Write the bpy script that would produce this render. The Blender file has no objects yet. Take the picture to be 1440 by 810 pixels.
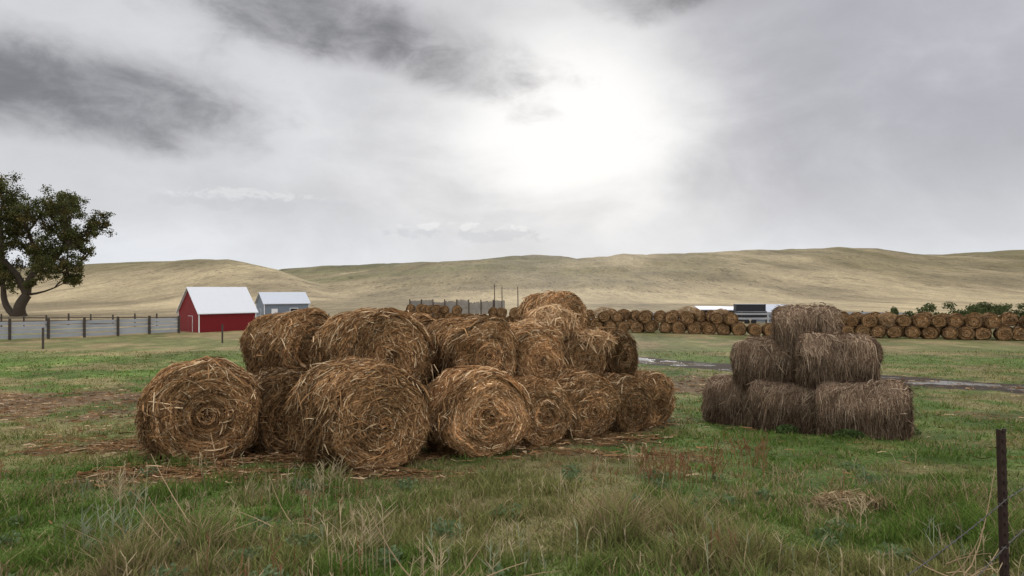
import bpy, math, numpy as np
from mathutils import Vector
rng=np.random.default_rng(7)
scene=bpy.context.scene
CZ=3.0
# ---------------------------------------------------------------- noise
def vnoise(x,y,seed=0):
    x=np.asarray(x,float);y=np.asarray(y,float)
    xi=np.floor(x).astype(np.int64);yi=np.floor(y).astype(np.int64)
    fx=x-xi;fy=y-yi
    fx=fx*fx*(3-2*fx);fy=fy*fy*(3-2*fy)
    def h(a,b):
        n=(a*374761393+b*668265263+seed*1442695041)&0xFFFFFFFF
        n=((n^(n>>13))*1274126177)&0xFFFFFFFF
        n=n^(n>>16)
        return (n&0xFFFFFF)/float(0xFFFFFF)
    a=h(xi,yi);b=h(xi+1,yi);c=h(xi,yi+1);d=h(xi+1,yi+1)
    return (a*(1-fx)+b*fx)*(1-fy)+(c*(1-fx)+d*fx)*fy
def fbm(x,y,s,seed=0,o=4):
    t=0;a=.5;tot=0;x=np.asarray(x,float)/s;y=np.asarray(y,float)/s
    for i in range(o):
        t=t+a*vnoise(x+i*17.3,y-i*9.1,seed+i);tot+=a;a*=.5;x=x*2.03;y=y*2.03
    return t/tot
def sm(x,a,b):
    u=np.clip((x-a)/(b-a),0,1);return u*u*(3-2*u)
# ---------------------------------------------------------------- terrain
HY=[-200,-5,0,4,7,10,13,16,20,30,45,70,90,120,160,250,9000]
HH=[1.5,1.6,1.7,2.15,2.5,2.8,3.1,3.4,3.75,4.3,4.9,5.4,5.52,5.45,5.2,5.0,5.0]
def baseH(y):
    y=np.asarray(y,float);dy=np.abs(y)*.08
    return (np.interp(y-dy,HY,HH)+np.interp(y,HY,HH)+np.interp(y+dy,HY,HH))/3
TL=([-900,-300,0,130,200,260,320,345,390,440,500],[380,372,376,369,366,364,363,367,378,398,425])
TM=([-900,0,330,390,430,480,560,620,700,740,800,855,875,905,1000,1100,1180,1230,1280,1330,1400,1440,1700,2600],
    [375,378,384,382,383,380,374,368,364,366,363,360,357,358,353,351,346,348,355,358,353,351,352,360])
TF=([-900,380,400,450,520,600,640,690,720,750,790,820,850,900,2600],
    [385,382,377,373,370,367,367,361,358,356,358,363,370,380,385])
def hump(px,y,tab,D,y0,base):
    E=405-np.interp(px,tab[0],tab[1])
    zr=3+E/960*D*.95
    s=sm(y,y0,D);f=1-sm(y,D,D*1.8)
    return base+(zr-base)*s*f
def gz(x,y):
    x=np.asarray(x,float);y=np.asarray(y,float)
    b=3-baseH(y)
    near=sm(y,60,160)
    yy=np.maximum(y,30.)
    px=720+960*x/yy
    px=px+18*(fbm(x,y,120,5)-.5)*near
    h1=hump(px,y,TL,420,180,b);h2=hump(px,y,TM,760,210,b);h3=hump(px,y,TF,1350,760,b)
    # smooth union keeps the creases soft
    kk=1.2;mx=np.maximum(np.maximum(h1,h2),h3)
    m=mx+kk*np.log(np.exp((h1-mx)/kk)+np.exp((h2-mx)/kk)+np.exp((h3-mx)/kk))-kk*1.0986
    rid=1-np.abs(2*fbm(x,y*.6,120,11,3)-1)
    am=sm(y,240,450)
    rid2=1-np.abs(2*fbm(x,y*.35,38,14,3)-1)
    m=m+am*(fbm(x,y,60,3,4)-.5)*2.6-am*(rid**5)*1.4-am*(rid2**5)*1.3+am*1.9
    flat=(fbm(x,y,3.5,21,3)-.5)*.14*sm(np.hypot(x,y),1,6)*(1-near*.5)
    return m+flat
GREEN=np.array([.10,.152,.034]);DRY=np.array([.26,.205,.10]);STRAW=np.array([.175,.115,.07])
FAR=np.array([.40,.32,.19]);FARD=np.array([.175,.145,.07]);OLIVE=np.array([.155,.155,.06])
def segd(x,y,pts):
    d=1e9
    for (ax,ay),(bx,by) in zip(pts[:-1],pts[1:]):
        vx,vy=bx-ax,by-ay
        t=np.clip(((x-ax)*vx+(y-ay)*vy)/(vx*vx+vy*vy),0,1)
        d=np.minimum(d,np.hypot(x-ax-t*vx,y-ay-t*vy))
    return d
PILE=[(-6.0,12.6),(-4.6,12.2),(-2.4,11.0),(4.2,18.3)]
def strawmask(x,y):
    n=fbm(x,y,1.0,31,5);n3=fbm(x,y,.3,37,3)
    d=segd(x,y,PILE)
    s1=sm(1.7-d+(n-.5)*4.2+(n3-.5)*2,0,1.7)*.8
    s2=sm(1-np.hypot((x+17)/10.5,(y-23.5)/6.0)+(n-.5)*2.2,0,.6)*.92
    s3=sm(1-np.hypot((x-7)/4.5,(y-30)/6.5)+(n-.5)*1.8,0,.6)*.85
    s4=sm(fbm(x,y,5,77,4),.62,.74)*.35*sm(y,9,13)
    s5=sm(1-np.hypot((x+7.5)/2.8,(y-14.0)/1.8)+(n-.5)*2.2,0,.7)*.85
    s6=sm(1-np.hypot((x+4.6)/3.0,(y-10.3)/1.1)+(n-.5)*2.2,0,.7)*.82
    s7=sm(1-np.hypot((x-1.2)/3.0,(y-12.6)/1.0)+(n-.5)*2.2,0,.8)*.55
    return np.clip(np.maximum.reduce([s1,s2,s3,s4,s5,s6,s7]),0,1)
def gcol(x,y):
    x=np.asarray(x,float);y=np.asarray(y,float)
    n1=fbm(x,y,4.0,41,4)[...,None];n2=fbm(x,y,1.1,51,3)[...,None]
    yy=y[...,None]
    g=GREEN*(.7+.6*n2)
    dryf=sm(n1*.6+n2*.4,.45,.63)*.78
    c=g*(1-dryf)+DRY*dryf
    s=strawmask(x,y)[...,None]
    c=c*(1-s)+(STRAW*(.6+.8*n2))*s
    tm=sm(yy,42,62)
    mid=OLIVE*(1-sm(n1,.45,.6))+DRY*.95*sm(n1,.45,.6)
    c=c*(1-tm)+mid*tm
    tf=sm(yy+30*(fbm(x,y,30,61)[...,None]-.5),84,112)
    nf=fbm(x*.6,y*.3,28,71,5)[...,None]
    nh=fbm(x,y*.22,30,72,5)[...,None]       # long along the fall line so it reads on the slopes
    nv=fbm(x,y*.12,90,79,4)[...,None]
    nb=fbm(x*.4,y,120,75,4)[...,None]
    far=FAR*(1.05-sm(nf,.42,.62)*.38)
    hill=sm(yy,280,520)
    w=np.clip(hill*(.34+.5*sm(nh,.38,.62)+.35*sm(nv,.45,.6))+ (1-hill)*sm(nb,.50,.60)*.45,0,1)
    far=far*(1-w)+FARD*w
    gg=sm(nb,.44,.6)*.5*hill
    far=far*(1-gg)+np.array([.14,.145,.06])*gg
    far=far*(1-.4*sm(yy,900,1500))
    c=c*(1-tf)+far*tf
    return np.clip(c,0,1)
# ---------------------------------------------------------------- mesh helpers
def mesh_np(name,verts,quads,cols=None,mat=None,smooth=False):
    me=bpy.data.meshes.new(name)
    verts=np.ascontiguousarray(verts,dtype=np.float32).reshape(-1,3);quads=np.ascontiguousarray(quads,dtype=np.int32)
    k=quads.shape[1]
    me.vertices.add(len(verts));me.vertices.foreach_set("co",verts.ravel())
    me.loops.add(quads.size);me.loops.foreach_set("vertex_index",quads.ravel())
    me.polygons.add(len(quads));me.polygons.foreach_set("loop_start",np.arange(0,quads.size,k,dtype=np.int32))
    me.polygons.foreach_set("loop_total",np.full(len(quads),k,dtype=np.int32))
    me.polygons.foreach_set("use_smooth",np.full(len(quads),smooth))
    me.update(calc_edges=True)
    if cols is not None:
        a=me.color_attributes.new("Col",'FLOAT_COLOR','POINT')
        c=np.ones((len(verts),4),dtype=np.float32);c[:,:3]=cols
        a.data.foreach_set("color",c.ravel())
    if mat: me.materials.append(mat)
    return me
def obj(name,me,loc=(0,0,0),rz=0,parent=None):
    o=bpy.data.objects.new(name,me);scene.collection.objects.link(o)
    o.location=loc;o.rotation_euler=(0,0,rz)
    if parent:o.parent=parent
    return o
def empty(name,loc=(0,0,0),rz=0):
    o=bpy.data.objects.new(name,None);scene.collection.objects.link(o);o.location=loc;o.rotation_euler=(0,0,rz);o.empty_display_size=.3
    return o
def ribbons(P,W,col):
    N,K,_=P.shape
    V=np.stack([P-W,P+W],axis=2).reshape(N,K*2,3)
    q=[]
    for k in range(K-1): q.append([2*k,2*k+1,2*k+3,2*k+2])
    Q=(np.arange(N)[:,None,None]*(K*2)+np.array(q)[None]).reshape(-1,4)
    C=np.repeat(col[:,None,:],K*2,axis=1).reshape(-1,3)
    return V.reshape(-1,3),Q,C
def merge(parts):
    V=[];Q=[];C=[];o=0
    for v,q,c in parts:
        V.append(v);Q.append(q+o);C.append(c);o+=len(v)
    return np.concatenate(V),np.concatenate(Q),np.concatenate(C)
def norm(a): return a/np.maximum(np.linalg.norm(a,axis=-1,keepdims=True),1e-9)
def tube(pts,rad,n=8,cap=True):
    pts=np.array(pts,float);rad=np.array(rad,float)
    T=norm(np.gradient(pts,axis=0))
    ref=np.array([0.13,0.97,0.2])
    A=norm(np.cross(T,ref));B=np.cross(T,A)
    an=np.linspace(0,2*np.pi,n,endpoint=False)
    V=pts[:,None]+rad[:,None,None]*(np.cos(an)[None,:,None]*A[:,None]+np.sin(an)[None,:,None]*B[:,None])
    K=len(pts);Q=[]
    for k in range(K-1):
        for i in range(n):
            j=(i+1)%n;Q.append([k*n+i,k*n+j,(k+1)*n+j,(k+1)*n+i])
    return V.reshape(-1,3),np.array(Q)
def boxes(lst):
    V=[];Q=[];o=0
    for cx,cy,cz,sx,sy,sz,rz in lst:
        c,s=math.cos(rz),math.sin(rz)
        for dx in(-1,1):
            for dy in(-1,1):
                for dz in(-1,1):
                    a,b=dx*sx/2,dy*sy/2
                    V.append((cx+a*c-b*s,cy+a*s+b*c,cz+dz*sz/2))
        Q+=[[o+0,o+1,o+3,o+2],[o+4,o+6,o+7,o+5],[o+0,o+4,o+5,o+1],[o+2,o+3,o+7,o+6],[o+0,o+2,o+6,o+4],[o+1,o+5,o+7,o+3]]
        o+=8
    return np.array(V),np.array(Q)
# ---------------------------------------------------------------- materials
def newmat(name):
    m=bpy.data.materials.new(name);m.use_nodes=True
    nt=m.node_tree;b=nt.nodes["Principled BSDF"];b.inputs["Specular IOR Level"].default_value=.2
    return m,nt,b
def mathn(nt,op,a,b=None,c=None,clamp=False):
    n=nt.nodes.new("ShaderNodeMath");n.operation=op;n.use_clamp=clamp
    for i,v in enumerate((a,b,c)):
        if v is None: continue
        if isinstance(v,(int,float)): n.inputs[i].default_value=v
        else: nt.links.new(v,n.inputs[i])
    return n.outputs[0]
def sstep(nt,v,a,b):
    n=nt.nodes.new("ShaderNodeMapRange");n.interpolation_type='SMOOTHSTEP'
    nt.links.new(v,n.inputs[0]);n.inputs[1].default_value=a;n.inputs[2].default_value=b
    return n.outputs[0]
def mixc(nt,f,a,b,mode='MIX'):
    n=nt.nodes.new("ShaderNodeMix");n.data_type='RGBA';n.blend_type=mode
    for i,v in ((0,f),(6,a),(7,b)):
        if isinstance(v,(int,float)): n.inputs[i].default_value=v
        elif isinstance(v,tuple): n.inputs[i].default_value=(*v,1)
        else: nt.links.new(v,n.inputs[i])
    return n.outputs[2]
def noise(nt,vec,scale,detail=5,rough=.55,dist=0):
    n=nt.nodes.new("ShaderNodeTexNoise");n.inputs["Scale"].default_value=scale;n.inputs["Detail"].default_value=detail
    n.inputs["Roughness"].default_value=rough;n.inputs["Distortion"].default_value=dist
    if vec is not None: nt.links.new(vec,n.inputs["Vector"])
    return n.outputs[0]
def attrmat(name,rough=.8,trans=0.0):
    """two-lobe plant material: diffuse + translucent, colour from the mesh attribute"""
    m=bpy.data.materials.new(name);m.use_nodes=True;nt=m.node_tree
    nt.nodes.remove(nt.nodes["Principled BSDF"])
    a=nt.nodes.new("ShaderNodeAttribute");a.attribute_name="Col";c=a.outputs["Color"]
    d=nt.nodes.new("ShaderNodeBsdfDiffuse");nt.links.new(c,d.inputs[0]);d.inputs[1].default_value=0
    out=d.outputs[0]
    if trans>0:
        t=nt.nodes.new("ShaderNodeBsdfTranslucent");nt.links.new(c,t.inputs[0])
        mx=nt.nodes.new("ShaderNodeMixShader");mx.inputs[0].default_value=trans
        nt.links.new(out,mx.inputs[1]);nt.links.new(t.outputs[0],mx.inputs[2]);out=mx.outputs[0]
    nt.links.new(out,nt.nodes["Material Output"].inputs[0])
    return m
def plain(name,col,rough=.6,metal=0,nscale=3,namp=.25,ribs=None):
    m,nt,b=newmat(name)
    g=nt.nodes.new("ShaderNodeTexCoord")
    nn=noise(nt,g.outputs["Object"],nscale,3)
    c=mixc(nt,nn,tuple(x*(1-namp) for x in col),tuple(min(1,x*(1+namp)) for x in col))
    nt.links.new(c,b.inputs["Base Color"]);b.inputs["Roughness"].default_value=rough;b.inputs["Metallic"].default_value=metal
    if ribs:
        w=nt.nodes.new("ShaderNodeTexWave");w.inputs["Scale"].default_value=ribs;w.bands_direction='X'
        nt.links.new(g.outputs["Object"],w.inputs[0])
        bp=nt.nodes.new("ShaderNodeBump");bp.inputs["Strength"].default_value=.5;bp.inputs["Distance"].default_value=.05
        nt.links.new(w.outputs[1],bp.inputs["Height"]);nt.links.new(bp.outputs[0],b.inputs["Normal"])
    return m
M_straw=attrmat("straw",.75,0)
M_grass=attrmat("grass_blades",.7,.28)
M_leaf=attrmat("leaves",.7,.25)
M_bark=plain("bark",(.07,.055,.04),.9)
# ground
m,nt,b=newmat("ground");M_ground=m
geo=nt.nodes.new("ShaderNodeNewGeometry");pos=geo.outputs["Position"]
a=nt.nodes.new("ShaderNodeAttribute");a.attribute_name="Col"
sep=nt.nodes.new("ShaderNodeSeparateXYZ");nt.links.new(pos,sep.inputs[0])
mp=nt.nodes.new("ShaderNodeMapping");nt.links.new(pos,mp.inputs[0]);mp.inputs["Scale"].default_value=(1,.22,1)
n_f=noise(nt,pos,9,4,.7);n_m=noise(nt,pos,.9,4,.65);n_l=noise(nt,mp.outputs[0],.16,6,.78);n_x=noise(nt,mp.outputs[0],.03,4,.7)
def rng_(v,lo,hi,a0=.3,a1=.7):
    n=nt.nodes.new("ShaderNodeMapRange");nt.links.new(v,n.inputs[0]);n.inputs[1].default_value=a0;n.inputs[2].default_value=a1;n.inputs[3].default_value=lo;n.inputs[4].default_value=hi;return n.outputs[0]
k=mathn(nt,'MULTIPLY',rng_(n_f,.6,1.35),rng_(n_m,.72,1.28))
k=mathn(nt,'MULTIPLY',k,rng_(n_l,.55,1.45));k=mathn(nt,'MULTIPLY',k,rng_(n_x,.72,1.28))
scr=mathn(nt,'MULTIPLY',sstep(nt,n_l,.54,.59),sstep(nt,sep.outputs[1],150,330))
k=mathn(nt,'MULTIPLY',k,mathn(nt,'SUBTRACT',1.0,mathn(nt,'MULTIPLY',scr,.5)))
vm=nt.nodes.new("ShaderNodeVectorMath");vm.operation='SCALE';nt.links.new(a.outputs["Color"],vm.inputs[0]);nt.links.new(k,vm.inputs[3])
# muddy track line  (8.9,46)->(21.4,28.5)
dx,dy=12.5,-17.5;LT=math.hypot(dx,dy);nx,ny=-dy/LT,dx/LT
d=mathn(nt,'ADD',mathn(nt,'MULTIPLY',sep.outputs[0],nx),mathn(nt,'MULTIPLY',sep.outputs[1],ny))
d=mathn(nt,'SUBTRACT',d,8.9*nx+46*ny)
d=mathn(nt,'ABSOLUTE',d)
d=mathn(nt,'ADD',d,mathn(nt,'MULTIPLY',mathn(nt,'SUBTRACT',n_m,.5),2.4))
rangeY=mathn(nt,'MULTIPLY',sstep(nt,sep.outputs[1],8,14),mathn(nt,'SUBTRACT',1,sstep(nt,sep.outputs[1],50,58)))
mud=mathn(nt,'MULTIPLY',mathn(nt,'SUBTRACT',1,sstep(nt,d,2.0,2.8)),rangeY)
pn=noise(nt,pos,.40,3,.6,.4)
pud=mathn(nt,'MULTIPLY',mathn(nt,'MULTIPLY',mathn(nt,'SUBTRACT',1,sstep(nt,d,1.3,1.6)),sstep(nt,pn,.46,.49)),rangeY)
c=mixc(nt,mud,vm.outputs[0],mixc(nt,n_f,(.03,.022,.016),(.075,.055,.042)))
c=mixc(nt,pud,c,(.04,.035,.03))
nt.links.new(c,b.inputs["Base Color"])
nt.links.new(mathn(nt,'SUBTRACT',.9,mathn(nt,'MULTIPLY',pud,.80)),b.inputs["Roughness"])
nt.links.new(mathn(nt,'ADD',.12,mathn(nt,'MULTIPLY',pud,.4)),b.inputs["Specular IOR Level"])
bp=nt.nodes.new("ShaderNodeBump");bp.inputs["Distance"].default_value=.10
nt.links.new(mathn(nt,'SUBTRACT',.9,mathn(nt,'MULTIPLY',pud,.88)),bp.inputs["Strength"])
nt.links.new(mathn(nt,'ADD',n_f,mathn(nt,'MULTIPLY',n_m,1.5)),bp.inputs["Height"]);nt.links.new(bp.outputs[0],b.inputs["Normal"])
# ---------------------------------------------------------------- ground sheet
th=np.concatenate([np.linspace(-180,-62,40,endpoint=False),np.linspace(-62,62,560,endpoint=False),np.linspace(62,180,40,endpoint=False)])
th=np.radians(th);rr=.4*np.exp(np.arange(0,735)*.0128);rr=rr[rr<5200]
TH,RR=np.meshgrid(th,rr)
X=RR*np.sin(TH);Y=RR*np.cos(TH);Z=gz(X,Y)
nT=len(th);nR=len(rr)
V=np.stack([X,Y,Z],-1).reshape(-1,3)
i=np.arange(nR-1)[:,None]*nT;j=np.arange(nT)[None];j2=(j+1)%nT
Q=np.stack([i+j,i+nT+j,i+nT+j2,i+j2],-1).reshape(-1,4)
Q=Q[:,::-1]
C=gcol(V[:,0],V[:,1])
V=np.vstack([V,[[0,0,float(gz(0.,0.))]]]);C=np.vstack([C,C[:1]])
cen=len(V)-1
jj=np.arange(0,nT,2)
Qc=np.stack([np.full(len(jj),cen),jj%nT,(jj+1)%nT,(jj+2)%nT],-1)
me=mesh_np("ground",V,np.vstack([Q,Qc[:,[0,3,2,1]]]),C,M_ground,True)
obj("ground",me)
# ---------------------------------------------------------------- bales
PAL_GOLD=dict(dark=np.array([.10,.052,.025]),mid=np.array([.44,.25,.115]),pale=np.array([.78,.57,.34]),base=np.array([.042,.022,.012]))
PAL_GREY=dict(dark=np.array([.10,.062,.04]),mid=np.array([.27,.185,.12]),pale=np.array([.50,.39,.27]),base=np.array([.05,.03,.02]))
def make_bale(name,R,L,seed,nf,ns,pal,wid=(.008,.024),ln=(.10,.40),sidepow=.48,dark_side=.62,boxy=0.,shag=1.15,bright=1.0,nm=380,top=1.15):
    r_=np.random.default_rng(seed)
    ks=[(k,r_.uniform(0,6.28),r_.uniform(-2,2),r_.normal(0,.045/(1+.35*k))) for k in range(2,10)]
    fs=[(k,r_.uniform(0,6.28),r_.normal(0,.03)) for k in range(1,5)]
    def lump(ph,y):
        s=0
        for k,p,mm,a_ in ks: s=s+a_*np.sin(k*ph+p+mm*y*2)
        return s
    def shape(x,z):
        z=z*.96
        lim=-.78*R
        z=np.where(z<lim,lim+(z-lim)*.35,z)
        x=x*(1.03+.08*np.clip(-z/R,0,1))
        if boxy>0:
            r=np.hypot(x,z)+1e-9;c_=np.abs(x)/r;s_=np.abs(z)/r
            f=1/(c_**4+s_**4)**.25
            x=x*(1+(f-1)*boxy);z=z*(1+(f-1)*boxy)
        return x,z
    def Pf(ph,r,off,back=False):
        l=lump(ph,0.0 if not back else L)
        rad=r*(1+l*(r/R))
        x=rad*np.cos(ph);z=rad*np.sin(ph)
        fy=0
        for k,p,a_ in fs: fy=fy+a_*np.sin(k*ph+p)*(r/R)
        fy=fy-.05*(1-(r/R)**2)+.12*np.clip((r/R-.82)/.18,0,1.3)**2
        y=fy-off if not back else L-fy+off
        x,z=shape(x,z)
        return np.stack([x,y,z],-1)
    def Ps(ph,y,off):
        e=np.minimum(y,L-y);Re=R-.09*np.exp(-np.clip(e,0,9)/.07)
        rad=(Re+off)*(1+lump(ph,y))
        x,z=shape(rad*np.cos(ph),rad*np.sin(ph))
        return np.stack([x,y+0*ph,z],-1)
    n=64;ph=np.linspace(0,2*np.pi,n,endpoint=False)
    rows=[Pf(ph,np.full(n,r),0.0) for r in np.linspace(.01,R*.93,9)]
    rows+=[Ps(ph,np.full(n,y),0.0) for y in np.linspace(.05,L-.05,12)]
    rows+=[Pf(ph,np.full(n,r),0.0,True) for r in np.linspace(R*.93,.01,9)]
    Vb=np.concatenate(rows);K=len(rows)
    i=np.arange(K-1)[:,None]*n;j=np.arange(n)[None];j2=(j+1)%n
    Qb=np.stack([i+j,i+j2,i+n+j2,i+n+j],-1).reshape(-1,4)
    Cb=np.tile(pal['base'],(len(Vb),1))
    parts=[(Vb,Qb,Cb)]
    ringc=r_.uniform(.5,1.4,60);ringh=r_.uniform(0,.04,60)
    wp=r_.uniform(0,6.28,4)
    def weather(x_,z_):   # rot patches
        return .84+.18*np.sin(x_*3.1/R+wp[0])*np.sin(z_*2.3/R+wp[1])+.12*np.sin(x_*7/R+wp[2])*np.sin(z_*6/R+wp[3])
    def cols(N,dk,br=1.0,pl=.85):
        u=r_.random(N)[:,None];t=r_.random(N)[:,None]
        c=np.where(u<dk,pal['dark']*(1-t)+pal['mid']*.7*t,np.where(u<pl,pal['mid']*(.6+.7*t),pal['pale']*(.7+.3*t)))
        return c*br
    u4=np.linspace(-.5,.5,4)[None]
    prof=np.array([.5,1,.9,.3])[None,:,None]
    BW=.07
    def strands_face(N,back):
        r0=R*np.sqrt(r_.random(N))*1.0;p0=r_.uniform(0,2*np.pi,N)
        sp_=(r0+BW*p0/(2*np.pi))/BW
        band=np.floor(sp_).astype(int)
        fr=.5+np.clip(r_.normal(0,.22,N),-.5,.5)
        r0=np.abs((band+fr-p0/(2*np.pi))*BW)
        l=r_.uniform(*ln,N)*np.clip(.35+r0/R,.4,1)
        be=r_.normal(0,.17,N)
        wild=r_.random(N)<.09;be=np.where(wild,r_.uniform(-1.57,1.57,N),be)
        u=u4*l[:,None]
        dphi=u*np.cos(be)[:,None]/np.maximum(r0[:,None],.12)
        r=np.clip(r0[:,None]+u*np.sin(be)[:,None]-BW*dphi/(2*np.pi),.01,R*1.02)
        phh=p0[:,None]+dphi
        cv=(r_.normal(0,.028,N)*min(shag,1.4))[:,None]*(u4*2)**2
        off=np.abs(r_.normal(.005,.010,N))[:,None]+(ringh[band%60]*np.clip(1-2.2*np.abs(fr-.5),0,1))[:,None]+np.abs(cv)+np.where(wild,.025,0)[:,None]
        P=Pf(phh,r,off,back)
        T=norm(np.gradient(P,axis=1));Nn=np.array([0,1.0 if back else -1.0,0])
        Wd=norm(np.cross(T,Nn));ta=r_.uniform(-.9,.9,N)[:,None,None]
        w=(r_.uniform(*wid,N)/2)[:,None,None]*prof
        W=(Wd*np.cos(ta)+Nn*np.sin(ta))*w
        c=cols(N,.30,bright)*ringc[band%60][:,None]*weather(P[:,1,0],P[:,1,2])[:,None]*1.15
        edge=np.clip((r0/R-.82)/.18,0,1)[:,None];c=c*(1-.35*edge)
        return ribbons(P,W,c)
    def strands_side(N):
        y0=r_.uniform(-.02,L+.02,N);p0=r_.uniform(0,2*np.pi,N)
        l=r_.uniform(*ln,N)*1.15
        be=r_.normal(0,sidepow,N)
        u=u4*l[:,None]
        y=y0[:,None]+u*np.sin(be)[:,None]
        phh=p0[:,None]+u*np.cos(be)[:,None]/R
        cv=np.abs(r_.normal(0,.04*shag,N))[:,None]*(u4*2)**2
        off=np.abs(r_.normal(.012,.018*shag,N))[:,None]+cv
        P=Ps(phh,np.clip(y,-.07,L+.05),off)
        P[...,2]-=off*off*3.0*shag
        T=norm(np.gradient(P,axis=1));Nn=np.stack([np.cos(phh),0*phh,np.sin(phh)],-1)
        Wd=norm(np.cross(T,Nn));ta=r_.uniform(-1.0,1.0,N)[:,None,None]
        w=(r_.uniform(*wid,N)/2)[:,None,None]*prof
        W=(Wd*np.cos(ta)+Nn*np.sin(ta))*w
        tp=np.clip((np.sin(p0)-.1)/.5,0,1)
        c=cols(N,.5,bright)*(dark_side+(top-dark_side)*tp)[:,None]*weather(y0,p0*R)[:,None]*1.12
        return ribbons(P,W,c)
    def messy(N):
        # loose leaves and stalks lying over the shoulders, drooping under their own weight
        y0=r_.uniform(-.06,L*.95,N);p0=r_.normal(math.pi/2,1.1,N)
        be=r_.uniform(-3.1,3.1,N);l=r_.uniform(.12,.5,N)
        u=u4*l[:,None]
        off=(.02+np.abs(r_.normal(0,.035,N)))[:,None]+0*u
        P=Ps(p0[:,None]+u*np.cos(be)[:,None]/R,y0[:,None]+0*u,off)
        P[...,1]+=u*np.sin(be)[:,None]
        P[...,2]-=np.clip(-.02-P[...,1],0,1)**1.0*.9+ (u**2)*.5
        T=norm(np.gradient(P,axis=1));W=norm(np.cross(T,norm(r_.normal(size=(N,1,3)))))*(r_.uniform(.010,.028,N)/2)[:,None,None]*prof
        return ribbons(P,W,cols(N,.4,bright,.78))
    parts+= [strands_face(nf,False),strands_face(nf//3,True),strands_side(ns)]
    if nm: parts.append(messy(nm))
    Vv,Qq,Cc=merge(parts)
    return mesh_np(name,Vv,Qq,Cc,M_straw,False)
BALES=[]
def bale(x,y,R,L,ang,z=None,seed=0,nf=4600,ns=6500,bright=1.0,name="hay_bale",pal=PAL_GOLD,tilt=None,**kw):
    if z is None: z=float(gz(x,y))+R*.84
    me=make_bale(name,R,L,seed,nf,ns,pal,bright=bright,**kw)
    o=obj(name,me,(x,y,z),math.radians(ang));BALES.append((x,y,R,L,math.radians(ang)))
    r2=np.random.default_rng(seed+900);t=tilt if tilt is not None else (r2.normal(0,2.5),r2.normal(0,2.5))
    o.rotation_euler=(math.radians(t[0]),math.radians(t[1]),math.radians(ang))
    return o
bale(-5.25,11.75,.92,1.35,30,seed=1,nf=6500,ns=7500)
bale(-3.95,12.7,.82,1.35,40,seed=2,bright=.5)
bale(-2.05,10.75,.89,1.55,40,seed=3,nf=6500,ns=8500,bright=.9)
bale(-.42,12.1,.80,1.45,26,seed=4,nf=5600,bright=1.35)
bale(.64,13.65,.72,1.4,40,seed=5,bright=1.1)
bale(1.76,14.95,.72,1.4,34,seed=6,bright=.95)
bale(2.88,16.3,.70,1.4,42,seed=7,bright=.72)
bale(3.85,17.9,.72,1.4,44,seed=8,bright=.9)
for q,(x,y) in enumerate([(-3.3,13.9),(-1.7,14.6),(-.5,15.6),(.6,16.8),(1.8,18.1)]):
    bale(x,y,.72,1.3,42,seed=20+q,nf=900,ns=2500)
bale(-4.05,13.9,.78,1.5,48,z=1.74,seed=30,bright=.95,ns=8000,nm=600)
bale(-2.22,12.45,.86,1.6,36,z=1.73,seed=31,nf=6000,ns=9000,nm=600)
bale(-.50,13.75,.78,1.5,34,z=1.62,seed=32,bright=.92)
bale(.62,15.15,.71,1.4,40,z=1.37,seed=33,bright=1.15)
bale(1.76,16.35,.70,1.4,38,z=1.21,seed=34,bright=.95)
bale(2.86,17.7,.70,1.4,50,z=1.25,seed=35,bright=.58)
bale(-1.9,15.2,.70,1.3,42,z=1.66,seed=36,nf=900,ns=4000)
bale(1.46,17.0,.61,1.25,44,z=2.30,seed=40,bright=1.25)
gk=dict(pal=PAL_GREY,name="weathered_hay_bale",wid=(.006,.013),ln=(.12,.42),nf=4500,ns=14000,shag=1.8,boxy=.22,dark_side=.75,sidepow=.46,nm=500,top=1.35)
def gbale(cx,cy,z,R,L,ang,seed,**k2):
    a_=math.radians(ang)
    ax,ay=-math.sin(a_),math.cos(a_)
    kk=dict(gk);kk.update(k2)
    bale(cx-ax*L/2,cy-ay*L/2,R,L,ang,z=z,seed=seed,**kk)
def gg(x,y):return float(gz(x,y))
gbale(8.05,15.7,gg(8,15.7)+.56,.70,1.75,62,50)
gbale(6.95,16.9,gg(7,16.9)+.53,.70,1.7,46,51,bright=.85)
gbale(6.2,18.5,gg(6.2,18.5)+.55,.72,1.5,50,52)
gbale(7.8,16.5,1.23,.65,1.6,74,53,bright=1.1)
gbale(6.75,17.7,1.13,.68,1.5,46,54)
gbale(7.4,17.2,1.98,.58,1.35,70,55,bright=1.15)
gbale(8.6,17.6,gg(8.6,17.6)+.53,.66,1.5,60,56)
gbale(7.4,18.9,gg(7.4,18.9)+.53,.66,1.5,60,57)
def straw_heap(name,c,rad,N,pal,bright=1.0,wid=(.012,.028),ln=(.25,.7),surf=.75):
    d=norm(rng.normal(size=(N,3)));rr_=surf+(1-surf)*rng.random(N)
    P0=np.array(c)+d*rr_[:,None]*np.array(rad)
    t=norm(rng.normal(size=(N,3))*np.array([1,1,.55]));t=norm(t-d*(np.sum(t*d,1)[:,None])*.7)
    u=np.linspace(-.5,.5,4)[None,:,None]*rng.uniform(*ln,N)[:,None,None]
    P=P0[:,None]+t[:,None]*u;P[...,2]-=(u[...,0]**2)*1.2
    W=norm(np.cross(t,norm(rng.normal(size=(N,3)))))[:,None]*(rng.uniform(*wid,N)/2)[:,None,None]*np.array([.5,1,.9,.3])[None,:,None]
    tt=rng.random(N)[:,None];col=(pal['mid']*(1-tt)+pal['pale']*tt)*bright*rng.uniform(.5,1.15,N)[:,None]
    return ribbons(P,W,col)
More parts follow.
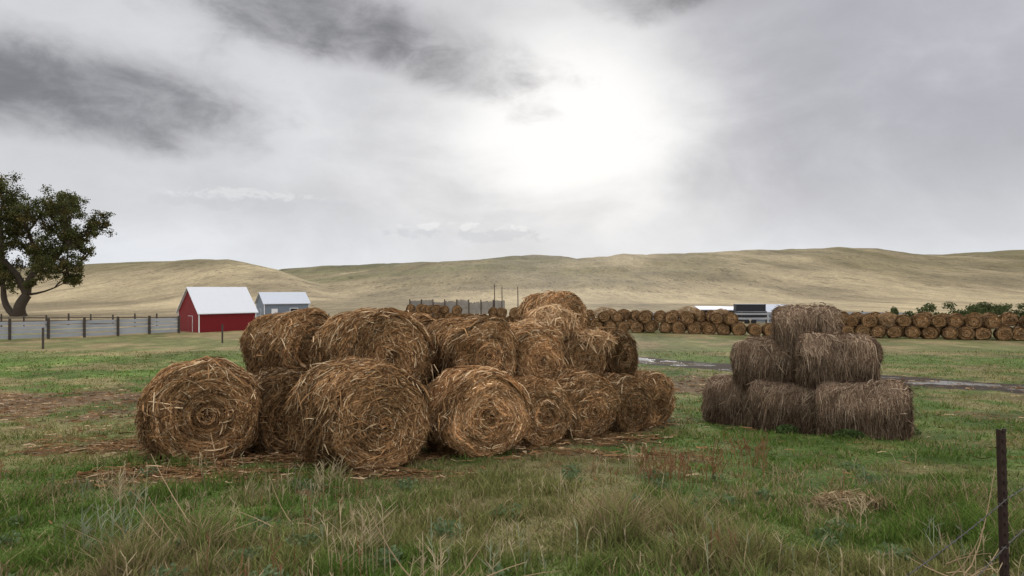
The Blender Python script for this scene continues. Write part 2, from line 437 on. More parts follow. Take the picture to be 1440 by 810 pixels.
v,q,c=merge([straw_heap("",(.50,16.0,1.92),(.62,.5,.36),2800,PAL_GOLD,1.15,(.012,.034)),straw_heap("",(.95,16.5,2.22),(.6,.5,.4),1800,PAL_GOLD,1.2,(.012,.034)),
             straw_heap("",(1.9,16.5,1.8),(.55,.4,.2),700,PAL_GOLD,1.1)])
obj("loose_straw",mesh_np("loose_straw",v,q,c,M_straw))
# ---------------------------------------------------------------- distant bale row
row=empty("distant_hay_bale_row")
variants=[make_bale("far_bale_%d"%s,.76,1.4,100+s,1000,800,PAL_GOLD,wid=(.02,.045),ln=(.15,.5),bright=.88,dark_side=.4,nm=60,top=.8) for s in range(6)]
def bale_line(p0,p1,layers,ang=0,gap=1.58,skip=.0,lift=1.2):
    dx,dy=p1[0]-p0[0],p1[1]-p0[1];L=math.hypot(dx,dy);n=int(L/gap)
    for l in range(layers):
        for k_ in range(n-l):
            if l>0 and rng.random()<skip: continue
            t=(k_+.5*l+.5)/n
            x=p0[0]+dx*t+rng.normal(0,.08);y=p0[1]+dy*t+rng.normal(0,.2)
            o=obj("bale",variants[rng.integers(6)],(x,y,gg(x,y)+.66+l*lift),math.radians(ang+rng.normal(0,9)),row)
            sc=rng.uniform(.88,1.06);o.scale=(sc,sc,sc);o.rotation_euler[1]=rng.normal(0,.1)
bale_line((62,66),(31,76.5),2,ang=-28,skip=.08)
bale_line((30,77),(10,86),2,ang=-14,skip=.22)
bale_line((66,69.5),(30,80.5),2,ang=-28,skip=.12,lift=1.3)
bale_line((9.5,88),(-19,122),2,ang=5,skip=.45)
bale_line((28,84),(8,96),2,ang=-10,skip=.2)
v,q,c=merge([straw_heap("",(x,y,z),(w,1,.8),500,PAL_GOLD,.8,(.03,.06),(.3,1.0)) for x,y,z,w in
   [(21.5,83,.0,1.5),(25,81.5,-.2,1.1),(12,88,-.2,1.5),(41,74.5,-.4,1.2)]])
obj("loose_straw",mesh_np("loose_straw",v,q,c,M_straw))
# ---------------------------------------------------------------- straw litter
def litter(N,sampler,ln,wid,pal):
    x,y=sampler(N);m_=rng.random(len(x))<strawmask(x,y)+.02;x=x[m_];y=y[m_];N=len(x)
    a_=rng.uniform(0,6.28,N);u=np.linspace(-.5,.5,3)[None]*rng.uniform(*ln,N)[:,None]
    s_=(1+y/25)
    px=x[:,None]+np.cos(a_)[:,None]*u;py=y[:,None]+np.sin(a_)[:,None]*u
    pz=gz(px,py)+np.abs(rng.normal(.02,.03,N))[:,None]+np.abs(u)*rng.normal(0,.2,N)[:,None]*.5
    P=np.stack([px,py,pz],-1)
    w=(rng.uniform(*wid,N)*s_/2)[:,None]
    W=np.stack([-np.sin(a_)[:,None]*w,np.cos(a_)[:,None]*w,rng.normal(0,.5,N)[:,None]*w],-1)
    t=rng.random(N)[:,None];c=np.where(t<.4,pal['dark']*1.5,np.where(t<.9,pal['mid']*(.35+.45*rng.random((N,1))),pal['pale']*.7))
    return ribbons(P,W,c)
def s_pile(N):
    t=rng.integers(0,len(PILE)-1,N);u=rng.random(N)
    A=np.array(PILE);p=A[t]*(1-u[:,None])+A[t+1]*u[:,None]+rng.normal(0,1.7,(N,2));return p[:,0],p[:,1]
def s_wide(N): 
    y=np.exp(rng.uniform(math.log(10),math.log(36),N));return y*rng.uniform(-1.0,.9,N),y
v,q,c=merge([litter(26000,s_pile,(.06,.28),(.005,.013),PAL_GOLD),litter(60000,s_wide,(.08,.3),(.006,.014),PAL_GOLD)])
obj("straw_litter",mesh_np("straw_litter",v,q,c,M_straw))
# ---------------------------------------------------------------- grass
def inbale(x,y):
    m_=np.zeros(len(x),bool)
    for bx,by,R,L,a_ in BALES:
        ax,ay=-math.sin(a_),math.cos(a_)
        t=(x-bx)*ax+(y-by)*ay;s_=(x-bx)*ay-(y-by)*ax
        m_|=(t>.03)&(t<L)&(np.abs(s_)<R*.72)
    return m_
def trackd(x,y):
    dx,dy=12.5,-17.5;L_=math.hypot(dx,dy);return np.abs((x-8.9)*(-dy/L_)+(y-46)*(dx/L_))
def grass(N,ymin,ymax,hs,ws,seed):
    r_=np.random.default_rng(seed)
    y=np.exp(r_.uniform(math.log(ymin),math.log(ymax),N));x=y*r_.uniform(-.92,.92,N)+r_.normal(0,1.2,N)
    s=strawmask(x,y)
    keep=(~inbale(x,y))&(r_.random(N)>s*.92)&((trackd(x,y)>2.9+r_.normal(0,.35,N))|(y<14))
    x=x[keep];y=y[keep];s=s[keep];N=len(x)
    cx=fbm(x,y,.35,91,2);tall=fbm(x,y,1.6,92,3)
    near=1-sm(y,6,13)
    h=hs*(.35+1.1*r_.random(N)**1.5)*(.4+1.1*sm(cx,.3,.75))*(.6+.8*sm(tall,.4,.7)*(.4+near))
    h=h*(.75+.40*near)*(1-.5*s)
    a_=r_.uniform(0,6.28,N);lean=r_.uniform(.15,1.0,N)*h
    z=gz(x,y)
    u=np.array([0,.55,1.])[None]
    P=np.stack([x[:,None]+np.cos(a_)[:,None]*lean[:,None]*u**2,y[:,None]+np.sin(a_)[:,None]*lean[:,None]*u**2,z[:,None]-.01+h[:,None]*u*(1-.15*u)],-1)
    wa=r_.uniform(-.9,.9,N)
    w=(ws*(.6+.8*r_.random(N))*(1+y*.16))[:,None]/2*np.array([1,.8,.12])[None]
    W=np.stack([np.cos(wa)[:,None]*w,np.sin(wa)[:,None]*w,0*w],-1)
    c=gcol(x,y)
    t=r_.random(N)[:,None]
    dryf=sm(fbm(x,y,1.5,95,4),.41,.66)[:,None]
    nearr=(1-sm(y,7,14))[:,None]
    pd=.07+(.34+.12*nearr)*dryf
    c=c*.68+np.array([.12,.185,.035])*.32
    c=c*(.6+.9*r_.random(N)[:,None])
    tone=r_.random(N)[:,None]
    dc=np.array([.44,.35,.20])*tone+np.array([.28,.21,.105])*(1-tone)
    c=np.where(t<pd,dc*(.6+.5*r_.random(N)[:,None]),c)
    return ribbons(P,W,c)
v,q,c=merge([grass(320000,2.3,55,.155,.0055,1),grass(80000,2.3,9,.145,.0045,2)])
obj("grass",mesh_np("grass",v,q,c,M_grass))
def stalks(N,cx,cy,sx,sy,h0,h1,col,ws=.004,branch=3,lean=.25):
    parts=[]
    x=cx+rng.normal(0,sx,N);y=cy+rng.normal(0,sy,N);y=np.maximum(y,2.3);z=gz(x,y)
    h=rng.uniform(h0,h1,N);a_=rng.uniform(0,6.28,N);ln_=rng.uniform(0,lean,N)*h
    u=np.linspace(0,1,5)[None]
    P=np.stack([x[:,None]+np.cos(a_)[:,None]*ln_[:,None]*u**2,y[:,None]+np.sin(a_)[:,None]*ln_[:,None]*u**2,z[:,None]+h[:,None]*u],-1)
    w=(ws*(1+y*.1))[:,None]*np.array([1,.8,.7,1.3,.4])[None]/2
    W=np.stack([w,0*w,0*w],-1)
    cc=np.array(col)*rng.uniform(.6,1.3,N)[:,None]
    parts.append(ribbons(P,W,cc))
    for b_ in range(branch):
        f=rng.uniform(.35,.95,N);i0=P[:,0]+(P[:,-1]-P[:,0])*f[:,None]
        i0[:,0]=x+np.cos(a_)*ln_*f**2;i0[:,1]=y+np.sin(a_)*ln_*f**2
        a2=rng.uniform(0,6.28,N);l=rng.uniform(.08,.25,N)*h
        u3=np.array([0,.5,1.])[None]
        Pb=np.stack([i0[:,0:1]+np.cos(a2)[:,None]*l[:,None]*u3,i0[:,1:2]+np.sin(a2)[:,None]*l[:,None]*u3,i0[:,2:3]+l[:,None]*u3*.9],-1)
        wb=(ws*1.1*(1+y*.1))[:,None]*np.array([.6,1.2,.4])[None]/2
        parts.append(ribbons(Pb,np.stack([wb,0*wb,0*wb],-1),cc))
    return merge(parts)
TAN=(.42,.34,.21);GREYG=(.24,.27,.17);RUST=(.22,.11,.06)
parts=[]
for _ in range(80):
    y=math.exp(rng.uniform(math.log(3.2),math.log(11)));x=y*rng.uniform(-.8,.8)
    if segd(np.array([x]),np.array([y]),PILE)[0]<1.6: continue
    parts.append(stalks(int(rng.integers(2,10)),x,y,.25,.2,.15,.42,[TAN,TAN,GREYG,RUST][rng.integers(4)]))
for x,y,n_,h_ in [(-2.4,8.6,12,.55),(-1.15,5.6,14,.62),(-3.6,6.0,18,.6),(-4.3,7.6,14,.6),(-.5,5.0,9,.45)]:
    parts.append(stalks(n_,x,y,.14,.12,h_*.6,h_,TAN if n_!=18 else GREYG,branch=7))
v,q,c=merge(parts);obj("dry_weeds",mesh_np("dry_weeds",v,q,c,M_grass))
v,q,c=merge([stalks(80,2.4,9.9,.45,.35,.2,.5,RUST,.004,5,.6),stalks(30,3.9,11.3,.25,.2,.3,.6,RUST,.004,5,.5)]);obj("rusty_weed",mesh_np("rusty_weed",v,q,c,M_grass))
x,y=4.0,8.1
v,q,c=straw_heap("",(x,y,gg(x,y)+.08),(.42,.27,.10),460,dict(mid=np.array([.38,.27,.14]),pale=np.array([.60,.46,.29])),1.0,(.006,.012),(.2,.5));obj("dry_grass_clump",mesh_np("dry_grass_clump",v,q,c,M_straw))
parts=[]
for (cx,cy,n_,sc) in [(-2.95,6.35,9,.75),(-.6,4.9,6,.6),(3.4,5.2,10,.45),(-2.3,7.0,5,.5)]:
    for _ in range(n_):
        a_=rng.uniform(-.5,.9)+(math.pi if rng.random()<.3 else 0);l=sc*rng.uniform(.5,1.2);el=rng.uniform(.05,.75)
        u=np.linspace(0,1,5);b_=rng.normal(0,.2)
        p=np.stack([cx+rng.normal(0,.12)+np.cos(a_)*np.cos(el)*l*u,cy+rng.normal(0,.12)+np.sin(a_)*.6*l*u,gg(cx,cy)+.05+np.sin(el)*l*u+b_*u*u],-1)
        tv,tq=tube(p,.006*(1-.6*u),5);parts.append((tv,tq,np.tile(np.array([.46,.33,.20])*rng.uniform(.6,1.1),(len(tv),1))))
v,q,c=merge(parts);obj("dry_stalks",mesh_np("dry_stalks",v,q,c,M_straw))
def leaves(N,c,rad,size,pal,r_=rng,pw=.45):
    d=norm(r_.normal(size=(N,3)))*(r_.random(N)**pw)[:,None]
    P0=np.array(c)+d*np.array(rad)
    t=norm(r_.normal(size=(N,3)));s_=norm(np.cross(t,r_.normal(size=(N,3))))
    l=r_.uniform(*size,N)[:,None]
    P=np.stack([P0-t*l/2,P0,P0+t*l/2],1);W=s_[:,None]*(l*.32)[:,None]*np.array([.3,1,.2])[None,:,None]
    k_=r_.random(N)[:,None];col=np.array(pal[0])*(1-k_)+np.array(pal[1])*k_
    return ribbons(P,W,col)
parts=[]
for _ in range(90):
    y=math.exp(rng.uniform(math.log(3),math.log(11)));x=y*rng.uniform(-.8,.8)
    if segd(np.array([x]),np.array([y]),PILE)[0]<1.5: continue
    r0=rng.uniform(.08,.22)
    parts.append(leaves(int(50*r0/.1),(x,y,gg(x,y)+.07),(r0,r0,.07),(.03,.06),((.09,.14,.05),(.19,.24,.13))))
for x,y,r0 in [(9.2,17.3,.6),(9.0,15.9,.5),(7.4,15.0,.35),(9.6,18.2,.6),(6.5,16.1,.3)]:
    parts.append(leaves(1300,(x,y,gg(x,y)+.06),(r0,r0*.6,.14),(.03,.08),((.06,.10,.03),(.12,.165,.06))))
v,q,c=merge(parts);obj("broadleaf_weeds",mesh_np("broadleaf_weeds",v,q,c,M_grass))
# ---------------------------------------------------------------- tree
bx,by=-93.4,130.0;bz=gg(bx,by)
K_=.1315
cl=[(-75,300,4),(-40,262,4),(-45,330,4),(-12,257,3.2),(12,264,3.0),(16,285,3.2),(25,308,2.8),(6,330,3.2),(-18,352,3.2),(52,278,2.8),(74,272,2.8),(94,281,2.6),(80,297,2.8),
    (114,290,2.4),(131,300,2.0),(122,314,2.4),(137,319,1.5),(100,318,2.8),(112,338,2.4),(90,342,2.4),(119,354,2.0),(72,366,2.2),(98,376,2.2),(112,388,1.5),(50,300,2.6),(36,292,2.8),(-20,300,4),(30,345,2.6),(6,368,2.6),(-50,370,3.5),(58,326,2.4),(62,350,2.2),(128,372,1.3),(64,294,2.6),(32,322,2.6),(84,388,1.7),(18,386,1.8),(42,366,1.8),(66,312,2.4),(-5,395,2.0),(75,330,2.2),(2,300,3.0),(8,346,2.6),(105,362,2.0),(88,362,2.0),(0,282,3.0),(60,392,1.3)]
parts=[];lparts=[]
r_=np.random.default_rng(5)
def W3(px,py,dy=0): return np.array([bx+(px-30)*K_,by+dy,bz+(443-py)*K_])
forks=[(W3(30,446),W3(38,412),1.15,.85),(W3(38,412),W3(12,360,-2),.75,.5),(W3(38,412),W3(50,372,1),.7,.55),(W3(50,372,1),W3(85,330,2),.5,.3),(W3(50,372,1),W3(45,320,-1),.45,.28),(W3(26,446),W3(-2,400,1),.7,.45),(W3(-2,400,1),W3(-30,330,2),.45,.3),(W3(12,360,-2),W3(10,300,-2),.4,.25),(W3(50,374,1),W3(95,372,0),.3,.15)]
tips=[]
for a0,b0,r0,r1 in forks:
    u=np.linspace(0,1,7)[:,None];p=a0+(b0-a0)*u+np.sin(u*math.pi)*r_.normal(0,.5,3)
    tv,tq=tube(p,np.linspace(r0,r1,7),9);parts.append((tv,tq,np.tile([.05,.04,.03],(len(tv),1))));tips+=[p[-1],p[4],p[5]]
tips=np.array(tips)
for px,py,R in cl:
    c0=W3(px,py,r_.normal(0,3))
    dd=np.linalg.norm(tips-c0,axis=1)+np.where(tips[:,2]>c0[2]-.5,6,0);a0=tips[np.argmin(dd)]
    u=np.linspace(0,1,6)[:,None];p=a0+(c0-a0)*u;p[:,2]-=np.sin(u[:,0]*math.pi)*.6
    tv,tq=tube(p,np.linspace(.24,.07,6),6);parts.append((tv,tq,np.tile([.05,.04,.03],(len(tv),1))))
    for _ in range(14):
        e=c0+norm(r_.normal(size=3))*R*r_.uniform(.4,1.2)
        s0=p[r_.integers(3,6)];u2=np.linspace(0,1,4)[:,None]
        tv,tq=tube(s0+(e-s0)*u2+np.sin(u2*3.14)*r_.normal(0,.15,3),np.linspace(.08,.025,4),4);parts.append((tv,tq,np.tile([.05,.04,.03],(len(tv),1))))
        k_=r_.uniform(.6,1.25);hue=r_.random()
        pa=np.array([.058,.068,.026])*k_;pb=np.array([.12,.12,.045])*k_ if hue<.75 else np.array([.18,.135,.05])*k_
        lparts.append(leaves(int(42*R),e,(R*.5,R*.5,R*.4),(.18,.42),(pa,pb),r_=r_,pw=.8))
te=empty("cottonwood_tree",(0,0,0))
v,q,c=merge(parts);obj("trunk_and_limbs",mesh_np("trunk",v,q,c,M_bark,True),parent=te)
v,q,c=merge(lparts);obj("foliage",mesh_np("foliage",v,q,c,M_leaf),parent=te)
lp=[]
for x,y,R,h in [(56,92,2.0,1.5),(60,93,2.3,1.7),(64.5,94,2.6,1.9),(69,94,2.6,1.8),(73,93,2.4,1.7),(53,94,1.3,1.0),(67,97,2.5,2.0),(78,94,2.6,1.8)]:
    for _ in range(10):
        e=np.array([x+rng.normal(0,R*.5),y+rng.normal(0,R*.4),gg(x,y)+abs(rng.normal(h+.3,.6))])
        lp.append(leaves(150,e,(R*.4,R*.4,.6),(.15,.35),((.045,.065,.025),(.12,.14,.06))))
v,q,c=merge(lp);obj("shrubs",mesh_np("shrubs",v,q,c,M_leaf))
# ---------------------------------------------------------------- buildings
M_red=plain("red_siding",(.20,.014,.018),.5,ribs=3.2,namp=.15)
M_white=plain("white_metal",(.80,.81,.84),.45,namp=.04,ribs=2.5)
M_trim=plain("white_trim",(.78,.78,.78),.5,namp=.05)
M_grayw=plain("blue_gray_siding",(.20,.235,.28),.6,namp=.12,ribs=3.2)
M_roofg=plain("light_gray_roof",(.62,.65,.70),.45,namp=.06,ribs=2.5)
M_dark=plain("dark_opening",(.03,.03,.035),.5)
M_wood=plain("weathered_wood",(.075,.06,.05),.9,nscale=6,namp=.4)
M_woodl=plain("gray_planks",(.17,.165,.165),.9,nscale=1.2,namp=.6)
M_galv=plain("galvanised_steel",(.38,.395,.42),.5,.2,nscale=.6,namp=.3)
M_rust=plain("rusty_steel",(.045,.028,.022),.75,.2,nscale=30,namp=.5)
M_wire=plain("wire",(.12,.11,.10),.5,.6)
def poly(name,verts,faces,mat,parent):
    me=bpy.data.meshes.new(name);me.from_pydata(verts,[],faces);me.materials.append(mat);me.update();return obj(name,me,parent=parent)
def bx_(name,lst,mat,parent=None):
    v,q=boxes(lst);me=mesh_np(name,v,q,None,mat);return obj(name,me,parent=parent)
def house(name,x,y,rz,L,W,eave,peak,mw,mr,door=None,wins=(),gdoor=None,sink=.25):
    e=empty(name,(x,y,gg(x+1,y+3)-sink+.0),rz)
    eave+=sink;peak+=sink
    poly("walls",[(0,0,0),(L,0,0),(L,W,0),(0,W,0),(0,0,eave),(L,0,eave),(L,W,eave),(0,W,eave),(0,W/2,peak),(L,W/2,peak)],
         [(0,1,5,4),(1,2,6,9,5),(2,3,7,6),(3,0,4,8,7)],mw,e)
    oh=.28;th_=.10;sl=(peak-eave)/(W/2);rv=[];rf=[]
    for s_,(y0,y1) in enumerate([(-oh,W/2),(W+oh,W/2)]):
        z0=eave-sl*oh+.05;z1=peak+.05;o_=len(rv)
        rv+=[(-oh,y0,z0),(L+oh,y0,z0),(L+oh,y1,z1),(-oh,y1,z1),(-oh,y0,z0+th_),(L+oh,y0,z0+th_),(L+oh,y1,z1+th_),(-oh,y1,z1+th_)]
        rf+=[tuple(o_+k for k in f) for f in [(0,1,2,3),(4,5,6,7),(0,1,5,4),(3,0,4,7),(1,2,6,5)]]
    poly("roof",rv,rf,mr,e)
    tr=[(-.02,-.02,eave/2,.11,.11,eave-.1,0),(L+.02,-.02,eave/2,.11,.11,eave-.1,0),(-.02,W+.02,eave/2,.11,.11,eave-.1,0)]
    bx_("corner_trim",tr,M_trim,e)
    if door: bx_("door",[(door[0],-.04,sink+door[2]/2,door[1],.06,door[2],0)],M_trim,e)
    for k,(a0,z0,w0,h0) in enumerate(wins):
        bx_("window_frame",[(a0,-.04,z0+sink,w0+.2,.06,h0+.2,0)],M_trim,e);bx_("window",[(a0,-.08,z0+sink,w0,.02,h0,0)],M_dark,e)
    if gdoor:
        bx_("gable_door_frame",[(-.04,gdoor[0],sink+gdoor[2]/2,.06,gdoor[1]+.16,gdoor[2]+.08,0)],M_trim,e)
        bx_("gable_door",[(-.085,gdoor[0],sink+gdoor[2]/2,.03,gdoor[1],gdoor[2],0)],mw,e)
    bx_("foundation",[(L/2,W/2,.1,L+.1,W+.1,.3,0)],M_galv,e)
    return e
house("red_barn",-38.5,84.0,math.radians(48),7.3,6.0,2.5,5.5,M_red,M_white,gdoor=(2.4,1.1,2.0))
house("gray_shed",-40.6,112,math.radians(35),7.3,5.0,2.9,4.6,M_grayw,M_roofg,door=(1.6,1.0,2.0),wins=((4.8,1.6,1.2,.8),),gdoor=(2.5,.9,1.9),sink=-.1)
# ---------------------------------------------------------------- fences
def fence(name,pts,spacing,hgt,rails,postw,railh,mp,mr,railt=.06,front=-.1):
    e=empty(name);P=[];R=[]
    for (x0,y0),(x1,y1) in zip(pts[:-1],pts[1:]):
        L_=math.hypot(x1-x0,y1-y0);n=max(1,int(round(L_/spacing)));a_=math.atan2(y1-y0,x1-x0)
        for k in range(n+1):
            t=k/n;x=x0+(x1-x0)*t;y=y0+(y1-y0)*t;z=gg(x,y);hh=hgt*rng.uniform(.97,1.1)
            P.append((x,y,z+hh/2-.1,postw,postw,hh+.2,a_+rng.normal(0,.05)))
            if k<n:
                t2=(k+1)/n;x2=x0+(x1-x0)*t2;y2=y0+(y1-y0)*t2;z2=gg(x2,y2)
                for rz_ in rails:
                    R.append(((x+x2)/2-math.sin(a_)*front,(y+y2)/2+math.cos(a_)*front,(z+z2)/2+rz_+rng.normal(0,.015),L_/n+.0,railt,railh,a_))
    bx_("posts",P,mp,e);bx_("rails",R,mr,e);return e
fence("steel_rail_fence",[(-64,64),(-51.5,70),(-40.5,83)],3.6,2.1,(.32,.78,1.24,1.70),.22,.35,M_wood,M_galv,front=.14)
fence("wooden_rail_fence",[(-75,96),(-45,98.5)],3.0,1.7,(.4,.85,1.3),.16,.13,M_wood,M_wood)
fence("wooden_rail_fence",[(-37,101),(-30,100),(-12,104)],3.0,1.6,(.55,1.25),.13,.07,M_wood,M_wood)
fence("steel_rail_fence",[(11,100),(34,101),(60,103)],3.6,1.9,(1.0,1.7),.16,.28,M_wood,M_galv,front=-.14)
e=empty("plank_windbreak");B=[];Ps=[]
for k in range(96):
    t=k/95;x=-21+19.5*t;y=140-6*t;z=gg(x,y)
    hh=2.5+.25*math.sin(k//12*2.1)+rng.normal(0,.07)
    B.append((x,y,z+.2+hh/2,.16,.04,hh,-.3))
    if k%12==0: Ps.append((x+.05,y-.12,z+1.45,.20,.14,3.2,-.3))
bx_("planks",B,M_woodl,e);bx_("posts",Ps,M_wood,e)
for (x,y,h) in [(-3.3,128,6.2),(-1.9,128,5.6),(1.0,120,5.6)]:
    v,q=tube([(x,y,gg(x,y)-.2),(x+.05,y,gg(x,y)+h/2),(x,y,gg(x,y)+h)],[.10,.09,.07],8);obj("wooden_pole",mesh_np("wooden_pole",v,q,None,M_wood,True))
e=empty("livestock_shed",(31.0,112,gg(33,112)-.7),math.radians(-4))
poly("roof",[(-.3,-.4,2.55),(8,-.4,2.45),(8,4,2.9),(-.3,4,3.0),(-.3,-.4,2.67),(8,-.4,2.57),(8,4,3.02),(-.3,4,3.12)],[(0,1,2,3),(4,5,6,7),(0,1,5,4),(1,2,6,5),(2,3,7,6),(3,0,4,7)],M_roofg,e)
bx_("back_wall",[(3.85,3.8,1.5,7.9,.1,3.0,0)],M_wood,e);bx_("side_walls",[(0,1.9,1.3,.1,3.7,2.4,0),(7.7,1.9,1.3,.1,3.7,2.4,0)],M_galv,e);bx_("posts",[(x,0,1.25,.16,.16,2.4,0) for x in(0.2,2.6,5.1,7.5)],M_wood,e)
e=empty("stock_trailer",(34.6,106,gg(36,106)-.1),math.radians(-6))
bx_("body",[(2.2,0,2.0,4.4,2.0,2.1,0)],M_dark,e);bx_("roof_cap",[(2.2,0,3.08,4.5,2.1,.05,0)],M_galv,e);bx_("slats",[(2.2,-1.03,1.5+.45*k,4.3,.04,.07,0) for k in range(2)],M_galv,e)
for wx in(1.6,2.6):
    v,q=tube([(wx,-1.1,.4),(wx,-1.08,.4),(wx,-.87,.4),(wx,-.85,.4)],[.02,.4,.4,.02],16);obj("wheel",mesh_np("wheel",v,q,None,M_dark),parent=e)
house("metal_shed",40.5,108,math.radians(12),4.6,4,1.7,2.7,M_grayw,M_roofg,sink=.1)
# foreground T post fence
e=empty("barbed_wire_fence")
def tpost(x,y,top,lean):
    z0=gg(x,y)-.3;H_=top-z0;n=24
    V,Q=boxes([(0,0,H_/2,.045,.008,H_,0),(0,.022,H_/2,.008,.036,H_,0)]+[(0,-.010,k/n*H_,.022,.012,.02,0) for k in range(3,n+1)])
    o=obj("steel_t_post",mesh_np("t_post",V,Q,None,M_rust),(x,y,z0),math.radians(18),e);o.rotation_euler[1]=lean;return o
tpost(3.13,4.3,2.11,-.035);tpost(-.35,.9,2.30,.02);tpost(8.3,9.6,1.75,.03)
def wire(a0,b0,sag,barb=True):
    a0=np.array(a0);b0=np.array(b0);L_=np.linalg.norm(b0-a0);n=60;u=np.linspace(0,1,n)[:,None]
    p=a0+(b0-a0)*u;p[:,2]-=sag*4*(u*(1-u))[:,0]
    tv,tq=tube(p,np.full(n,.0028),5);parts=[(tv,tq,np.zeros((len(tv),3)))]
    if barb:
        for k in range(int(L_/.12)):
            t=(k+.5)/int(L_/.12);c0=a0+(b0-a0)*t;c0[2]-=sag*4*t*(1-t)
            for s_ in range(2):
                d_=norm(rng.normal(size=3))*.015
                tv,tq=tube([c0-d_,c0,c0+d_],[.0015,.0025,.0015],4);parts.append((tv,tq,np.zeros((len(tv),3))))
    v,q,_=merge(parts);return obj("barbed_wire",mesh_np("wire",v,q,None,M_wire),parent=e)
for h in(.25,.55,.84):
    z1=gg(3.1,4.3)+h
    wire((3.1,4.28,z1),(-.35,.9,gg(-.35,.9)+h+.05),.06);wire((3.1,4.28,z1),(8.3,9.6,gg(8.3,9.6)+h),.05)
e=empty("wire_fence")
P=[(x,y,gg(x,y)+.85,.13,.13,1.9,.1) for (x,y) in [(-62,50),(-39.5,57.5),(-28,66),(-22,78)]]
bx_("posts",P,M_wood,e)
# ---------------------------------------------------------------- world
w=bpy.data.worlds.new("World");scene.world=w;w.use_nodes=True;nt=w.node_tree;bg=nt.nodes["Background"]
tc=nt.nodes.new("ShaderNodeTexCoord");dirv=tc.outputs["Generated"]
nv=nt.nodes.new("ShaderNodeVectorMath");nv.operation='NORMALIZE';nt.links.new(dirv,nv.inputs[0]);dv=nv.outputs[0]
sp=nt.nodes.new("ShaderNodeSeparateXYZ");nt.links.new(dv,sp.inputs[0])
az=mathn(nt,'ARCTAN2',sp.outputs[0],sp.outputs[1]);el=mathn(nt,'ARCSINE',sp.outputs[2])
def nz(scale,detail,rough,dist,sx=1,sz=2.5,off=0):
    mp=nt.nodes.new("ShaderNodeMapping");nt.links.new(dv,mp.inputs[0]);mp.inputs["Scale"].default_value=(sx,sx,sz);mp.inputs["Location"].default_value=(off,off*.7,off*.3)
    return noise(nt,mp.outputs[0],scale,detail,rough,dist)
N1=nz(4.0,5,.55,.5,sz=1.9,off=2.3);N2=nz(13,5,.6,.3,sz=1.8,off=5.1)
n1c=mathn(nt,'SUBTRACT',N1,.5);n2c=mathn(nt,'SUBTRACT',N2,.5)
def gauss(pxc,pyc,rx,ry,slope=0.,warp=0.,p=2.0):
    a0=math.atan((pxc-720)/960);e0=math.atan((405-pyc)/960*math.cos(a0))
    ra=rx/960*math.cos(a0)**2;re=ry/960*math.cos(a0)
    da=mathn(nt,'SUBTRACT',az,a0);de=mathn(nt,'SUBTRACT',el,e0)
    if slope: de=mathn(nt,'SUBTRACT',de,mathn(nt,'MULTIPLY',da,slope))
    if warp: de=mathn(nt,'ADD',de,mathn(nt,'MULTIPLY',n1c,warp))
    q=mathn(nt,'ADD',mathn(nt,'POWER',mathn(nt,'ABSOLUTE',mathn(nt,'DIVIDE',da,ra)),p),mathn(nt,'POWER',mathn(nt,'ABSOLUTE',mathn(nt,'DIVIDE',de,re)),p))
    return mathn(nt,'EXPONENT',mathn(nt,'MULTIPLY',q,-1.0))
def scale_(c,f):
    v_=nt.nodes.new("ShaderNodeVectorMath");v_.operation='SCALE';nt.links.new(c,v_.inputs[0]);nt.links.new(f,v_.inputs[3]);return v_.outputs[0]
hz=sstep(nt,el,0.0,.14)
base=mixc(nt,hz,(.74,.77,.82),(.68,.685,.71))
right=mathn(nt,'MULTIPLY',sstep(nt,az,.10,.38),sstep(nt,el,.03,.20))
base=mixc(nt,mathn(nt,'MULTIPLY',right,.9),base,(.45,.455,.50))
base=scale_(base,mathn(nt,'ADD',1.0,mathn(nt,'ADD',mathn(nt,'MULTIPLY',n2c,.12),mathn(nt,'MULTIPLY',n1c,.42))))
zen=mathn(nt,'MAXIMUM',sstep(nt,el,.45,.9),mathn(nt,'MULTIPLY',sstep(nt,mathn(nt,'ABSOLUTE',az),1.0,2.0),.62))
base=mixc(nt,zen,base,(1.40,1.40,1.44))
# soft ragged bright patch where the veiled sun is
G=mathn(nt,'ADD',gauss(800,195,160,100,warp=.14),mathn(nt,'MULTIPLY',gauss(800,110,160,110,warp=.1),.5))
G=mathn(nt,'ADD',G,mathn(nt,'MULTIPLY',gauss(700,220,480,170),.22))
G=mathn(nt,'ADD',G,mathn(nt,'ADD',mathn(nt,'MULTIPLY',n1c,.8),mathn(nt,'MULTIPLY',n2c,.3)))
G=sstep(nt,G,.02,1.2)
base=mixc(nt,G,base,(.975,.975,.97))
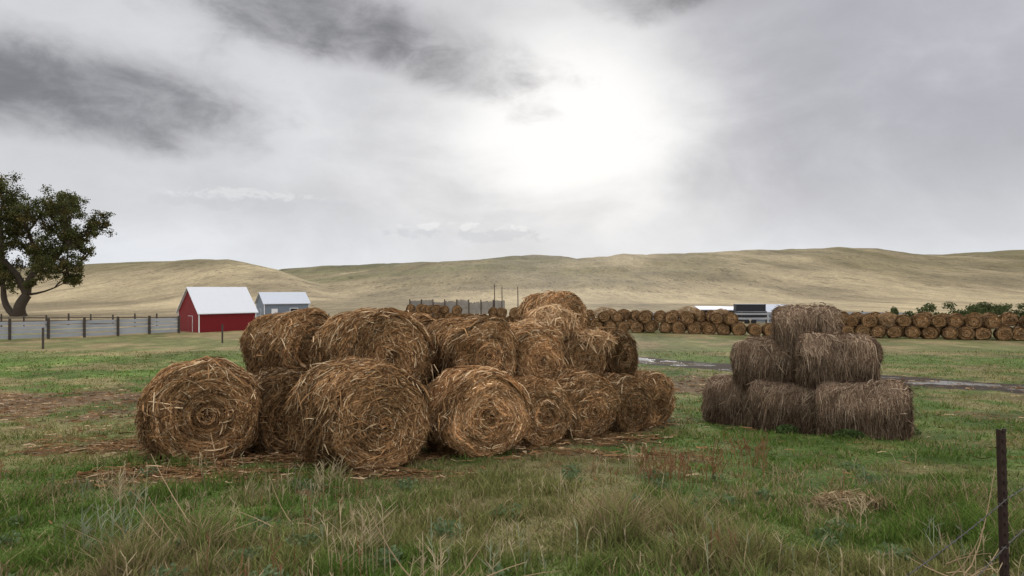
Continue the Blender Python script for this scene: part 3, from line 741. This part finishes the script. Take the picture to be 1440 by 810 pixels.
# dark clouds
D=mathn(nt,'ADD',mathn(nt,'MULTIPLY',gauss(90,135,310,82,-.03,.05,3.0),1.25),mathn(nt,'MULTIPLY',gauss(540,58,270,60,-.24,.05,3.0),1.0))
D=mathn(nt,'ADD',D,gauss(970,-12,150,38))
D=mathn(nt,'ADD',D,mathn(nt,'MULTIPLY',gauss(320,20,240,50),.3))
D=mathn(nt,'ADD',D,mathn(nt,'MULTIPLY',gauss(300,-160,900,95),.8))
D=mathn(nt,'ADD',D,mathn(nt,'MULTIPLY',n1c,1.3))
D=mathn(nt,'ADD',D,mathn(nt,'MULTIPLY',n2c,.85))
lit=sstep(nt,D,.25,1.0)
core=sstep(nt,mathn(nt,'ADD',D,mathn(nt,'MULTIPLY',n2c,.8)),.65,1.5)
dcol=mixc(nt,core,(.41,.41,.435),(.18,.183,.20))
base=mixc(nt,mathn(nt,'MULTIPLY',lit,.94),base,dcol)
N4=nz(24,4,.6,.3,sz=2.0,off=3.3);n4c=mathn(nt,'SUBTRACT',N4,.5)
def cum(pxc,pyc,rx,ry,amp,lo,hi):
    g=gauss(pxc,pyc,rx,ry)
    return mathn(nt,'MULTIPLY',sstep(nt,mathn(nt,'MULTIPLY',g,mathn(nt,'ADD',1.0,mathn(nt,'MULTIPLY',n4c,4.0))),lo,hi),amp)
for a_ in[(670,322,170,14,.7),(345,277,150,18,.45)]:
    base=mixc(nt,cum(a_[0],a_[1]+7,a_[2],a_[3],a_[4]*.7,.45,.8),base,(.56,.585,.63))
    base=mixc(nt,cum(a_[0],a_[1]-3,a_[2],a_[3]*.7,a_[4],.6,1.0),base,(.84,.85,.86))
sky=nt.nodes.new("ShaderNodeTexSky");sky.sky_type='NISHITA';sky.sun_disc=False;sky.sun_elevation=math.radians(18);sky.sun_rotation=math.radians(5.4)
sk=nt.nodes.new("ShaderNodeVectorMath");sk.operation='SCALE';nt.links.new(sky.outputs[0],sk.inputs[0]);sk.inputs[3].default_value=.07
fin=mixc(nt,.97,sk.outputs[0],base)
nt.links.new(fin,bg.inputs[0]);bg.inputs[1].default_value=1.0
# sun
sl=bpy.data.lights.new("sun",'SUN');sl.energy=1.3;sl.angle=math.radians(14);sl.color=(1,.95,.87)
so=bpy.data.objects.new("sun",sl);scene.collection.objects.link(so)
a_=math.radians(5.4);e_=math.radians(18)
sd=Vector((math.sin(a_)*math.cos(e_),math.cos(a_)*math.cos(e_),math.sin(e_)))
so.rotation_euler=sd.to_track_quat('Z','Y').to_euler();so.location=(0,0,30)
# camera
cd=bpy.data.cameras.new("camera");cd.lens=24;cd.sensor_width=36;cd.clip_end=12000;cd.clip_start=.05
co=bpy.data.objects.new("camera",cd);scene.collection.objects.link(co);co.location=(0,0,CZ);co.rotation_euler=(math.radians(90),0,0)
scene.camera=co
scene.view_settings.view_transform='Standard'
scene.view_settings.look='None';scene.view_settings.exposure=0
